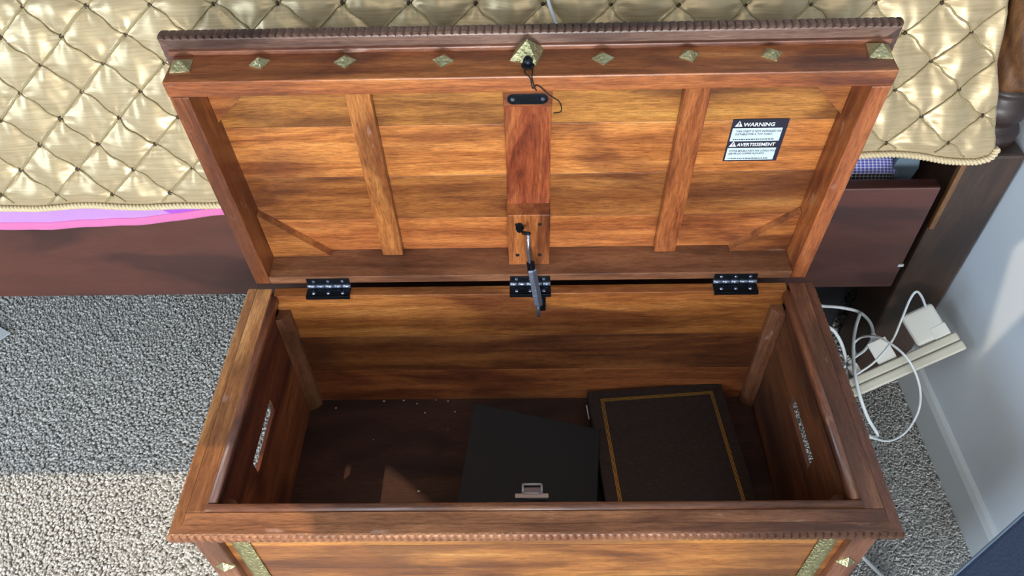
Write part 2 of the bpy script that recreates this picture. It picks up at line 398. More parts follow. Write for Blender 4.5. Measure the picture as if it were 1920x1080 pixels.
# rim
def rail(name, quad, mat, z0=-.022, z1=0.0, bev=.0012):
    return ch(name, prism(bmesh.new(), quad, R0+z0, R0+z1, bev=bev), mat)
rail('rim_front', [(-.482, -.4455), (.482, -.4455), (.482, -.4255), (-.482, -.4255)], M['rimfront'])
for sx in (-1, 1):
    rail('rim_side', [(sx*.454, -.4252), (sx*.482, -.4252), (sx*.482, -.002), (sx*.454, -.002)], M['rimgold_sun'] if sx < 0 else M['redY'])
def bead(p0, p1, mat, name='rim_bead'):
    bm = bmesh.new(); p0, p1 = Vector(p0), Vector(p1); t = (p1-p0).normalized(); s = t.cross(Vector((0, 0, 1))); rings = []
    for p in (p0, p1):
        ring = []
        for k in range(13):
            a = math.pi*k/12; ring.append(bm.verts.new(p + s*math.cos(a)*.0068 + Vector((0, 0, math.sin(a)*.0058))))
        ring.append(bm.verts.new(p - s*.0068 + Vector((0, 0, -.012)))); ring.append(bm.verts.new(p + s*.0068 + Vector((0, 0, -.012))))
        rings.append(ring)
    n = 15
    for k in range(n): bm.faces.new((rings[0][k], rings[0][(k+1) % n], rings[1][(k+1) % n], rings[1][k]))
    bm.faces.new(rings[0]); bm.faces.new(rings[1][::-1])
    return ch(name, bm, mat, True)
bead((-.455, -.4185, R0-.003), (.455, -.4185, R0-.003), M['redX'])
bead((-.4485, -.411, R0-.003), (-.4485, -.022, R0-.003), M['redY'])
bead((.4485, -.411, R0-.003), (.4485, -.022, R0-.003), M['redY'])
def ridged(p0, p1, out, z0, z1, width, mitre0, mitre1, pitch=.0108, depth=.0042, slant=.45, up=Vector((0, 0, 1))):
    """moulding strip whose outer edge is carved in slanted notches"""
    bm = bmesh.new(); p0, p1, out = Vector(p0), Vector(p1), Vector(out); d = p1-p0; Ln = d.length; t = d/Ln
    nn = max(2, int(round(Ln/pitch)))*8; hh = z1-z0
    prof = [(-width, z1, 0), (-.005, z1, 0), (-.0025, z1-.0006, .5), (-.0007, z1-.004, 1), (0, (z0+z1)/2, 1), (-.0007, z0+.004, 1), (-.0025, z0+.0006, .5), (-.005, z0, 0), (-width, z0, 0)]
    rings = []
    for i in range(nn+1):
        s = i/nn
        ring = []
        for u, z, k in prof:
            ph = s*Ln/pitch + (z-z0)/hh*slant
            dd = -depth*k*(1-abs(math.sin(math.pi*ph))**.5)
            sl = s*Ln
            m = (mitre0*(1-s) - mitre1*s)*(-u)
            q = p0 + t*(sl+m) + out*(u+dd) + up*z
            ring.append(bm.verts.new(q))
        rings.append(ring)
    n = len(prof)
    for a, b in zip(rings, rings[1:]):
        for k in range(n): bm.faces.new((a[k], a[(k+1) % n], b[(k+1) % n], b[k]))
    bm.faces.new(rings[0]); bm.faces.new(rings[-1][::-1]); return bm
o = ch('rim_moulding', ridged((-.5, -.462, 0), (.5, -.462, 0), (0, -1, 0), R0-.022, R0, .018, 1, 1), M['rimfront'])
for sx in (-1, 1):
    ch('rim_moulding', ridged((sx*.5, -.462, 0), (sx*.5, -.002, 0), (sx, 0, 0), R0-.022, R0+.0002, .018, 1, 0), M['rimgold_sun'] if sx < 0 else M['redY'])

# ------------------------------------------------------------------ lid  (own space: x, y = up the lid, z = out of the underside)
TH = -.0857
lid = obj('lid', B(-.494, .494, .002, .449, -.0825, -.0655, bev=.0012), M['redX'], None, world=False)
lid.parent = chest
Rl = Matrix(((1, 0, 0), (0, math.sin(TH), -math.cos(TH)), (0, math.cos(TH), math.sin(TH)))).to_4x4()
LO = Vector((.0002, .0003, R0+.010))
lid.matrix_local = Matrix.Translation(LO - Vector(chest.location)) @ Rl
LW = Matrix.Translation(LO) @ Rl
def lidpt(u, v, n):
    """world ray through photo pixel meets the lid plane n behind the face -> lid space"""
    nrm = Vector((0, math.cos(TH), -math.sin(TH))); O = LO + nrm*n; d = ray(u, v)
    return LW.inverted() @ (CAM + d*((O-CAM).dot(nrm)/d.dot(nrm)))
def lp(name, bm, mat, smooth=False, label=None):
    o = obj(name, bm, mat, lid, smooth, world=False)
    if label: o['label'] = label
    return o
# boards of the panel
ty = [.018, .098, .196, .300, .412]
for a, b in zip(ty, ty[1:]):
    lp('panel_board', B(-.456, .456, a, b-.0005, -.0665, -.0622+random.uniform(-.0003, .0003), bev=.0008), M['panX'])
# frame bars
lp('frame_bar', B(-.4815, .4815, .405, .430, -.0655, 0, bev=.0022), M['frameX'])
lp('frame_bar', B(-.455, .455, 0, .018, -.0655, -.0003, bev=.0018), M['barX'])
for sx in (-1, 1):
    xa, xb = sorted((sx*.455, sx*.481)); lp('frame_bar', B(xa, xb, 0, .4045, -.0655, -.0004, bev=.0022), M['frameY'])
# notched moulding round the lid: front and both sides (built in lid space)
mo = ridged((-.499, .4555, 0), (.499, .4555, 0), (0, 1, 0), -.0845, -.0630, .020, 1, 1, slant=.12); lp('lid_moulding', mo, M['notch'])
for sx in (-1, 1):
    mo = ridged((sx*.499, .4555, 0), (sx*.499, 0, 0), (sx, 0, 0), -.0845, -.0630, .020, 1, 0, slant=.12); lp('lid_moulding', mo, M['notch'])
# small step under the moulding
lp('lid_cove', B(-.488, .488, .4295, .437, -.0655, -.0575, bev=.002), M['redX'])
# slats
lp('slat', B(-.2590, -.2225, .0185, .4045, -.0625, -.047, bev=.0025), M['frameY'])
lp('slat', B(.2215, .2590, .0185, .4045, -.0625, -.047, bev=.0025), M['frameY'])
# centre board, lower block, upper block
lp('centre_board', B(-.0335, .0350, .1445, .4045, -.0625, -.047, bev=.0015), wood('swirled_wood', 'Y', srgb(96, 40, 14), srgb(160, 82, 32), srgb(196, 118, 54), srgb(222, 156, 90), rough=.34, wave=5, streak=9))
blk = lp('stay_block', B(-.0345, .0360, .0185, .1445, -.0625, -.022, bev=.002), M['frameY'])
lp('plate_block', B(-.0340, .0350, .3565, .4045, -.0470, -.030, bev=.0012), M['frameX'])
for px_, py_ in ((-.019, .122), (.019, .122), (-.019, .045), (.019, .045)):
    bmh = bmesh.new(); bmesh.ops.create_cone(bmh, cap_ends=True, segments=14, radius1=.0034, radius2=.0034, depth=.0012, matrix=Matrix.Translation((px_, py_, -.0217)))
    lp('screw_hole', bmh, M['hole'])
# corner gussets
def gusset(pts, z0, z1, label=None): lp('gusset', prism(bmesh.new(), pts, z0, z1, bev=.0008), M['frameX'], label=label)
gusset([(-.4545, .0185), (-.352, .0185), (-.362, .030), (-.4545, .124)], -.0625, -.047)
gusset([(.4545, .0185), (.4545, .114), (.364, .031), (.354, .0185)], -.0625, -.047)
gusset([(-.4545, .4045), (-.4545, .320), (-.368, .4045)], -.0625, -.050)
gusset([(.4545, .4045), (.368, .4045), (.4545, .318)], -.0625, -.050)
# studs on the lid front edge (face y=.430, normal +y)
for X, n_, s, h in ((-.464, .034, .0135, .011), (-.359, .038, .0100, .009), (-.244, .038, .0105, .009), (-.112, .036, .0100, .009), (.101, .035, .0105, .009),
                    (.215, .038, .0098, .009), (.324, .037, .0105, .009), (.466, .040, .0150, .013)):
    lp('brass_stud', pyramid(bmesh.new(), (X, .4302, -n_), (1, 0, 0), (0, 0, 1), (0, 1, 0), s, h, random.uniform(-.35, .35) + (.6 if s < .012 else .1)), M['brass'],
       label='brass pyramid stud on the lid edge')
# hasp : hammered brass pyramid + black ball, string
hasp = lp('lock_knob', pyramid(bmesh.new(), (.0005, .4305, -.046), (1, 0, 0), (0, 0, 1), (0, 1, 0), .0185, .024, .28), M['brassh'], label='large hammered brass pyramid knob')
bmk = bmesh.new(); bmesh.ops.create_uvsphere(bmk, u_segments=20, v_segments=12, radius=.0068, matrix=Matrix.Translation((.001, .438, -.021)))
tube(bmk, [(.001, .433, -.036), (.001, .438, -.021)], .005, 12); tube(bmk, [(.001, .432, -.021), (.001, .4315, -.021)], .009, 14)
lp('ball_catch', bmk, M['iron'], True, label='black ball catch under the brass knob')
bms = bmesh.new()
SC = lambda l: [lidpt(u, v, n) for u, v, n in l]
fr = [Vector((.0, .4325, -.020)), Vector((-.003, .4318, -.010)), Vector((-.002, .4316, -.003)), Vector((.004, .4280, .0016)), Vector((.007, .412, .0016))] + SC([(1008, 160, -.001), (1030, 178, -.002), (1048, 190, .01), (1053, 204, .03), (1050, 210, .045), (1038, 212, .045)])
tube(bms, cat(fr, 6), .00085, 6)
fr = [Vector((.004, .4325, -.022)), Vector((.007, .4318, -.010)), Vector((.006, .4285, .001)), Vector((.009, .415, .0018)), Vector((.012, .408, .0018))]
tube(bms, cat(fr, 6), .0009, 6)
lp('string', bms, M['string'], True, label='thin black string hanging from the catch')
# iron strike plate
bmp = bmesh.new(); pts = []
for k in range(10): a = math.pi/2 + math.pi*k/9; pts.append((-.0195 + .0085*math.cos(a), .3705 + .0085*math.sin(a)))
for k in range(10): a = -math.pi/2 + math.pi*k/9; pts.append((.0205 + .0085*math.cos(a), .3705 + .0085*math.sin(a)))
prism(bmp, pts, -.030, -.0282, bev=.0005); lp('strike_plate', bmp, M['iron'], label='black iron plate with rounded ends')
for x_ in (-.0205, .0215):
    bmp = bmesh.new(); bmesh.ops.create_cone(bmp, cap_ends=True, segments=12, radius1=.0030, radius2=.0022, depth=.001, matrix=Matrix.Translation((x_, .3705, -.0277)))
    lp('plate_screw', bmp, M['steel'])
# hinges
for x0, x1 in ((-.3905, -.3135), (-.0335, .0385), (.3215, .3975)):
    bmh = B(x0, x1, -.024, -.004, R0-.0002, R0+.0022, bev=.0006)
    box(bmh, x0, x1, -.0245, -.0215, R0-.005, R0+.0022, bev=.0005)
    hg = ch('hinge', bmh, M['iron'], label='black iron hinge leaf on the back board')
    bm2 = bmesh.new(); w = x1-x0
    for k in range(5):
        a = x0 + w*k/5 + .0006; b_ = x0 + w*(k+1)/5 - .0006
        tube(bm2, [(a, -.0025, R0+.0062), (b_, -.0025, R0+.0062)], .0038 if k % 2 else .0041, 14)
    o = obj('hinge_knuckle', bm2, M['steel'], hg, True)
    bm3 = B(x0+.001, x1-.001, -.0028, -.0002, R0+.006, R0+.0235, bev=.0006); o = obj('hinge_leaf', bm3, M['iron'], hg)
    for q in (.17, .5, .83):
        bm4 = bmesh.new(); bmesh.ops.create_cone(bm4, cap_ends=True, segments=12, radius1=.0032, radius2=.0022, depth=.0014, matrix=Matrix.Translation((x0+w*q, -.0155, R0+.0028)))
        obj('screw', bm4, M['steel'], hg)
        bm4 = bmesh.new(); bmesh.ops.create_cone(bm4, cap_ends=True, segments=12, radius1=.0028, radius2=.002, depth=.0012, matrix=Matrix.Translation((x0+w*q, -.0034, R0+.0175)) @ Matrix.Rotation(math.pi/2, 4, 'X'))
        obj('screw', bm4, M['steel'], hg)
# sprung lid stay
P = lambda u, v, y: atY(u, v, y)
stay = ch('lid_stay', tube(bmesh.new(), [P(991, 437, -.016), P(990, 470, -.019), P(994, 500, -.022), P(997, 520, -.024)], .0026, 10), M['steel'], True, label='thin steel rod of the sprung lid stay')
def sp(name, bm, mat, smooth=False): return obj(name, bm, mat, stay, smooth)
ta, tb = P(997, 504, -.024), P(1010, 572, -.040)
sp('stay_tube', tube(bmesh.new(), [ta, ta.lerp(tb, .04), ta.lerp(tb, .96), tb], [.0075, .0088, .0088, .0075], 6, flat=.85), M['steel'])
sp('stay_collar', tube(bmesh.new(), [P(995, 493, -.0225), P(997, 512, -.024)], .0068, 12), M['iron'])
sp('stay_tip', tube(bmesh.new(), [P(1008, 566, -.040), P(1010, 592, -.042)], .0036, 10), M['steel'], True)
bmu = bmesh.new(); c0 = Vector((-.0145, .118, -.0205)); pts = []
for k in range(16):
    a = 2*math.pi*k/16; pts.append((-.0145 + .0066*math.cos(a), .1155 + .0115*math.sin(a)))
prism(bmu, pts, -.022, -.0195, bev=.0004); lp('stay_bracket', bmu, M['iron'])
sp('stay_pin', tube(bmesh.new(), [P(981, 437, -.002), P(992, 438, -.018)], .0032, 10), M['iron'], True)
a_, b_ = P(1018, 556, -.024), P(1016, 584, -.024)
sp('stay_foot', B(a_.x-.006, a_.x+.005, -.0235, -.0198, b_.z+.001, a_.z, bev=.0008), M['iron'])
sp('stay_pin', tube(bmesh.new(), [Vector(((a_.x), -.022, (a_.z+b_.z)/2-.002)), P(1009, 570, -.040)], .003, 10), M['iron'], True)
# warning sticker
st = lp('warning_label', B(.305, .388, .219, .302, -.0624, -.0612), M['ink'], label='dark and white bilingual warning label')
def sub(name, bm, mat): return obj(name, bm, mat, st, False, world=False)
lx = lambda f: .305 + .083*f
ly = lambda f: .302 - .083*f
sub('label_panel', B(lx(.03), lx(.925), ly(.51), ly(.205), -.0613, -.0611), M['label'])
sub('label_panel', B(lx(.03), lx(.925), ly(.97), ly(.675), -.0613, -.0611), M['label'])
def text(body, x, y, size, mat, off=0, parent=st, sx=1.0):
    c = bpy.data.curves.new('txt', 'FONT'); c.body = body; c.size = size; c.offset = off; c.resolution_u = 2
    t = bpy.data.objects.new('txt', c); COL.objects.link(t)
    bpy.context.view_layer.update(); dg = bpy.context.evaluated_depsgraph_get()
    me = bpy.data.meshes.new_from_object(t.evaluated_get(dg)); bpy.data.objects.remove(t)
    me.materials.clear()
    for v in me.vertices: v.co = Vector((v.co.x*sx + x, v.co.y + y, -.0609))
    return link('lettering', me, mat, parent)
text('WARNING', lx(.205), ly(.160), .0098, M['inkw'], .00022, sx=.98)
text('AVERTISSEMENT', lx(.185), ly(.630), .0092, M['inkw'], .00020, sx=.86)
text("THIS CHEST IS NOT INTENDED OR", lx(.10), ly(.295), .0050, M['ink'], .00008, sx=.86)
text("SUITABLE FOR A TOY CHEST.", lx(.10), ly(.365), .0050, M['ink'], .00008, sx=.86)
text("VOTRE MEUBLE N'EST PAS CON\u00c7U POUR", lx(.07), ly(.765), .0050, M['ink'], .00008, sx=.79)
text("SERVIR DE COFFRE \u00c0 JOUETS.", lx(.07), ly(.83), .0050, M['ink'], .00008, sx=.84)
for fy in (.475, .94):
    bmt = bmesh.new(); xx = .08
    while xx < .82:
        w = random.uniform(.015, .05); box(bmt, lx(xx), lx(xx+w), ly(fy), ly(fy-.018), -.0611, -.0609); xx += w+.012
    sub('fine_print', bmt, M['ink'])
for fx, fy in ((.055, .165), (.04, .64)):
    bmt = bmesh.new(); prism(bmt, [(lx(fx), ly(fy)), (lx(fx+.135), ly(fy)), (lx(fx+.0675), ly(fy-.13))], -.0612, -.0609); sub('warning_triangle', bmt, M['inkw'])
    bmt = bmesh.new(); box(bmt, lx(fx+.058), lx(fx+.077), ly(fy-.045), ly(fy-.095), -.0609, -.0607); box(bmt, lx(fx+.058), lx(fx+.077), ly(fy-.016), ly(fy-.033), -.0609, -.0607); sub('exclamation_mark', bmt, M['ink'])

# ------------------------------------------------------------------ contents
ZF = R0-.3195
# black wedge case
case = empty('document_case', (.01, -.23, ZF), 'black wedge-shaped document case with a silver clasp lying in the chest', 'case')
A0, A1 = Vector((-.104, -.103)), Vector((.1325, -.1285))       # back-left, back-right
dd = (A1-A0).normalized(); pp = Vector((dd.y, -dd.x)); Lc = .255; Wc = (A1-A0).length
def cpt(s, t, z): q = A0 + dd*s + pp*t; return Vector((q.x, q.y, z))
zt = lambda s: R0-.212 - .055*s/Wc
def wedge(s0, s1, t0, t1, zb, inset, bev):
    bm = bmesh.new(); vs = []
    for top in (0, 1):
        vs.append([bm.verts.new(cpt(s, t, (zt(s)-inset) if top else zb)) for s, t in ((s0, t0), (s1, t0), (s1, t1), (s0, t1))])
    bm.faces.new(vs[0]); bm.faces.new(vs[1][::-1])
    for i in range(4): bm.faces.new((vs[0][i], vs[0][(i+1) % 4], vs[1][(i+1) % 4], vs[1][i]))
    bmesh.ops.recalc_face_normals(bm, faces=bm.faces)
    bmesh.ops.bevel(bm, geom=list(bm.edges), offset=bev, segments=2, profile=.6, affect='EDGES'); return bm
def lidplate(s0, s1, t0, t1, th, bev):
    bm = bmesh.new(); vs = []
    for k in (th, 0):
        vs.append([bm.verts.new(cpt(s, t, zt(s)-k)) for s, t in ((s0, t0), (s1, t0), (s1, t1), (s0, t1))])
    bm.faces.new(vs[0]); bm.faces.new(vs[1][::-1])
    for i in range(4): bm.faces.new((vs[0][i], vs[0][(i+1) % 4], vs[1][(i+1) % 4], vs[1][i]))
    bmesh.ops.recalc_face_normals(bm, faces=bm.faces)
    bmesh.ops.bevel(bm, geom=list(bm.edges), offset=bev, segments=2, profile=.6, affect='EDGES'); return bm
obj('case_body', wedge(.004, Wc-.005, .004, Lc-.004, ZF+.0005, .0035, .003), M['black'], case)
obj('case_cover', lidplate(0, Wc, 0, Lc, .0045, .0018), M['black'], case)
def clasp():
    z = zt(.117); c = atZ(998, 924, z)
    bm = B(c.x-.030, c.x+.028, c.y-.012, c.y-.004, z-.002, z+.0055, bev=.0008)
    cl = obj('clasp', bm, M['chrome'], case); cl['label'] = 'silver metal clasp on the near edge'
    bm = bmesh.new()
    loop = [(c.x-.0165, c.y-.004, z+.005), (c.x-.0165, c.y+.013, z+.006), (c.x+.0165, c.y+.013, z+.006), (c.x+.0165, c.y-.004, z+.005), (c.x-.0165, c.y-.004, z+.005)]
    for a, b in zip(loop, loop[1:]): tube(bm, [a, b], .0023, 8)
    obj('clasp_loop', bm, M['chrome'], cl, True)
    obj('clasp_plate', B(c.x-.017, c.x+.017, c.y-.004, c.y+.009, z+.0012, z+.003, bev=.0004), M['steel'], cl)
clasp()
# photo album
m, nt, b = newmat('crocodile_leatherette'); L = nt.links.new
tc = N(nt, 'ShaderNodeTexCoord'); mp = N(nt, 'ShaderNodeMapping'); mp.inputs['Scale'].default_value = (70, 190, 70); L(tc.outputs['Object'], mp.inputs[0])
vo = N(nt, 'ShaderNodeTexVoronoi'); vo.feature = 'DISTANCE_TO_EDGE'; vo.inputs['Scale'].default_value = 1; L(mp.outputs[0], vo.inputs['Vector'])
nz = N(nt, 'ShaderNodeTexNoise'); nz.inputs['Scale'].default_value = 1; nz.inputs['Detail'].default_value = 4; L(mp.outputs[0], nz.inputs['Vector'])
ml = N(nt, 'ShaderNodeMath', operation='MULTIPLY'); L(vo.outputs[0], ml.inputs[0]); L(nz.outputs['Fac'], ml.inputs[1])
rr = N(nt, 'ShaderNodeValToRGB'); rr.color_ramp.elements[0].color = srgb(30, 22, 20); rr.color_ramp.elements[1].color = srgb(56, 43, 38); rr.color_ramp.elements[1].position = .25
L(ml.outputs[0], rr.inputs[0]); L(rr.outputs[0], b.inputs['Base Color']); b.inputs['Roughness'].default_value = .5
bp = N(nt, 'ShaderNodeBump'); bp.inputs['Strength'].default_value = .6; bp.inputs['Distance'].default_value = .0012; L(ml.outputs[0], bp.inputs['Height']); L(bp.outputs[0], b.inputs['Normal'])
M['croc'] = m
al = empty('photo_album', (.262, -.20, ZF), 'dark brown crocodile-grain photo album with gold border lines in the chest', 'album')
al.rotation_euler = (0, 0, math.radians(4.2))
ZT = .0445
def ap(name, bm, mat, smooth=False, parent=None): return obj(name, bm, mat, parent or al, smooth, world=False)
AW, AL = .268, .335; cy0 = .174    # back edge at local y=cy0
def ycov(name, z0, z1, x0, x1): return ap(name, B(x0, x1, cy0-AL, cy0, z0, z1, bev=.0014), M['croc'])
top = ycov('cover', ZT-.0045, ZT, -AW/2, AW/2)
ycov('cover', .0003, .0048, -AW/2, AW/2)
ap('page_block', B(-AW/2+.012, AW/2-.005, cy0-AL+.004, cy0-.004, .0048, ZT-.0045), M['paper'])
ap('spine', B(-AW/2-.001, -AW/2+.012, cy0-AL, cy0, .0048, ZT-.0045, bev=.001), M['croc'])
for off, w in ((.0225, .0011), (.0250, .0011), (.0275, .0011)):
    bmg = bmesh.new(); x0, x1, y1, y0 = -AW/2+off, AW/2-off+.001, cy0-off+.003, cy0-AL+off
    box(bmg, x0, x1, y1-w, y1, ZT-.0002, ZT+.0003); box(bmg, x0, x1, y0, y0+w, ZT-.0002, ZT+.0003)
    box(bmg, x0, x0+w, y0+w, y1-w, ZT-.0002, ZT+.0003); box(bmg, x1-w, x1, y0+w, y1-w, ZT-.0002, ZT+.0003)
    ap('gold_border', bmg, M['gold'])
bmg = tube(bmesh.new(), [(-AW/2-.0045, cy0-.022, .030), (-AW/2-.0040, cy0-.055, .030)], .0013, 8); ap('page_ring', bmg, M['chrome'])
# crumbs
bmc = bmesh.new()
for (u, v) in ((720, 752), (757, 751), (782, 757), (797, 774), (817, 750), (853, 772), (840, 805), (630, 765), (700, 824), (785, 921), (840, 752)):
    q = atZ(u, v, ZF+.001); r_ = random.uniform(.0007, .002)
    bmesh.ops.create_icosphere(bmc, subdivisions=1, radius=r_, matrix=Matrix.Translation(q) @ Matrix.Diagonal((1.4, 1, .6, 1)))
o = obj('dust_crumbs', bmc, M['crumb']); o['kind'] = 'stuff'; tag(o, 'pale crumbs and dust scattered on the chest bottom', 'crumbs')

# ------------------------------------------------------------------ bed
bed = empty('bed_frame', (0, .3, 0), 'dark brown wooden bed frame with side rail and rope-carved post by the wall', 'bed')
def bd(name, bm, mat, smooth=False, label=None):
    o = obj(name, bm, mat, bed, smooth)
    if label: o['label'] = label
    return o
bd('side_rail', B(-2.1, .698, .085, .110, H-.108, H+.138, bev=.003), M['bedX'])
bd('headboard_post', B(.722, .826, .104, .215, 0, H+.188, bev=.006), M['post'])
bd('post_lit_edge', B(.7215, .731, .097, .108, H+.03, H+.180, bev=.002), wood('lit_edge_wood', 'Z', srgb(120, 80, 44), srgb(156, 108, 62), srgb(176, 128, 76), srgb(190, 144, 90), rough=.4))  # paler strip paints the post's bevelled edge catching light
cxp, cyp = .776, .172
pr = [(H+.186, .046), (H+.192, .0535), (H+.206, .0545), (H+.214, .050), (H+.220, .043), (H+.228, .043), (H+.236, .050), (H+.252, .0535), (H+.266, .050), (H+.274, .044), (H+.282, .044), (H+.290, .047)]
bd('post_ring', lathe(bmesh.new(), pr, cxp, cyp), M['post'], True)
pr = []
for i in range(61):
    t = i/60; pr.append((H+.288 + t*.42, .041 + .014*math.sin(math.pi*min(1, t*1.25))**.8))
tw = lambda a, z: -.0038*(1-abs(math.sin(3.5*a + z*52)))**1.3 * 1.0
bd('carved_post', lathe(bmesh.new(), pr, cxp, cyp, 84, tw), wood('rope_carved_wood', 'Z', srgb(48, 26, 18), srgb(84, 50, 30), srgb(112, 70, 42), srgb(140, 92, 56), rough=.36), True, label='rope-carved turned section of the bed post')
bd('headboard', B(.745, .80, .215, 1.45, .25, 1.05, bev=.004), M['bedY'])
for k in range(22):
    x0 = -2.0 + k*.122; bd('bed_slat', B(x0, x0+.07, .110, 1.5, H-.022, H-.004, bev=.002), M['bedY'])
bmc = B(.690, .7005, .0835, .0865, H-.052, H-.046, bev=.0005); bd('paint_chip', bmc, M['chrome'], label='tiny bright paint chip at the rail end')  # small bright piece standing in for a paint chip on the rail
mt = obj('mattress', B(-2.05, .66, .205, 1.45, H+.17, H+.445, bev=.03, seg=4), M['mat'], None, True); tag(mt, 'pale mattress under the gold quilt', 'mattress')
bb = obj('box_base', B(-2.05, .40, .125, 1.44, H-.004, H+.169, bev=.01), M['mat'], None); tag(bb, 'pale box base beneath the mattress on the bed slats', 'mattress base')

# ------------------------------------------------------------------ quilt
def sm(a, b, x): t = max(0., min(1., (x-a)/(b-a))); return t*t*(3-2*t)
def edge_x(z):                      # right border of the quilt
    pts = ((.19, .765), (.206, .762), (.288, .744), (.342, .727), (.422, .716), (.60, .70))
    for (a, xa), (b, xb) in zip(pts, pts[1:]):
        if z <= b: return xa + (xb-xa)*max(0, (z-a)/(b-a))
    return pts[-1][1]
def hem(x):
    h_ = .138 + .068*sm(-.45, .50, x) - .012*sm(.55, .72, x)
    h_ += .0018*math.sin(x*23) + .0012*math.sin(x*41+1)
    if x > .735: t = (x-.735)/.03; h_ += .022*(1-math.sqrt(max(0, 1-min(1, t)**2)))
    return h_
ZB, RB = .425, .07                  # where the quilt starts to roll on to the mattress top
def surf(x, d):
    """d = height along the hang (z above the rim), then rolls over the mattress"""
    if d <= ZB: return Vector((x, .071 + .36*(d-.14), d)), Vector((0, -.94, .34))
    a0 = math.atan2(1, .36); s = d-ZB; arc = RB*a0
    y0 = .071 + .36*(ZB-.14); cy_ = y0 + RB*math.sin(a0); cz_ = ZB - RB*math.cos(a0)
    if s < arc:
        a = a0 - s/RB
        return Vector((x, cy_-RB*math.sin(a), cz_+RB*math.cos(a))), Vector((0, -math.sin(a), math.cos(a)))
    return Vector((x, cy_ + (s-arc), cz_+RB)), Vector((0, 0, 1))
DX, DZ = .0968, .0403
def lat(x, d):                      # lattice coordinates: node where p,q both integers
    sh = sm(-.5, .55, x)
    j = (d + .017*sh - .157)/DZ
    if d > ZB: j = (ZB+.017*sh-.157)/DZ + (d-ZB)/.043
    i = (x + .703 + .0018*j - .030*sh)/DX
    return i + j/2, i - j/2
from mathutils import noise as mn
def relief(x, d):
    p, q = lat(x, d)
    # wobble of the gathered lines
    w = mn.noise(Vector((x*9, d*9, 3)))*.10; p += w*math.sin(math.pi*q)**2; q += mn.noise(Vector((x*9, d*9, 8)))*.10*math.sin(math.pi*p)**2
    fp, fq = p-round(p), q-round(q)
    a = min(1, abs(fp)/.5); b_ = min(1, abs(fq)/.5)
    puff = .0046*(1-(1-a)**2.0)*(1-(1-b_)**2.0)
    r = math.hypot(fp, fq); puff -= .0030*math.exp(-(r/.10)**2)
    # gathers radiating from the knots
    ang = math.atan2(fp, fq)
    puff += .0011*math.sin(ang*7 + round(p)*2.1 + round(q)*1.3)*math.exp(-((r-.22)/.16)**2)
    crease = mn.noise(Vector((x*26, d*9, 1.7)))*.0042 + mn.noise(Vector((x*60+d*25, d*24, 5.2)))*.0015
    big = mn.noise(Vector((x*4.2 + d*3.0, d*1.5, 2.2)))*.013 + mn.noise(Vector((x*11 - d*6.0, d*5, 6.1)))*.005
    big += .010*math.exp(-((x-.665-.12*(d-.3))/.028)**2)*sm(.19, .34, d)
    big -= .010*math.exp(-((x-.70+.10*(d-.3))/.020)**2)*sm(.22, .40, d)
    return puff + crease + big
def qpt(x, d, off=0):
    pt, n = surf(x, d); k = sm(0, .02, d-hem(x)) if d < hem(x)+.02 else 1
    rl = relief(x, d)
    return Vector((pt.x, pt.y, pt.z + H)) + n*(rl*(.25+.75*k) + off)
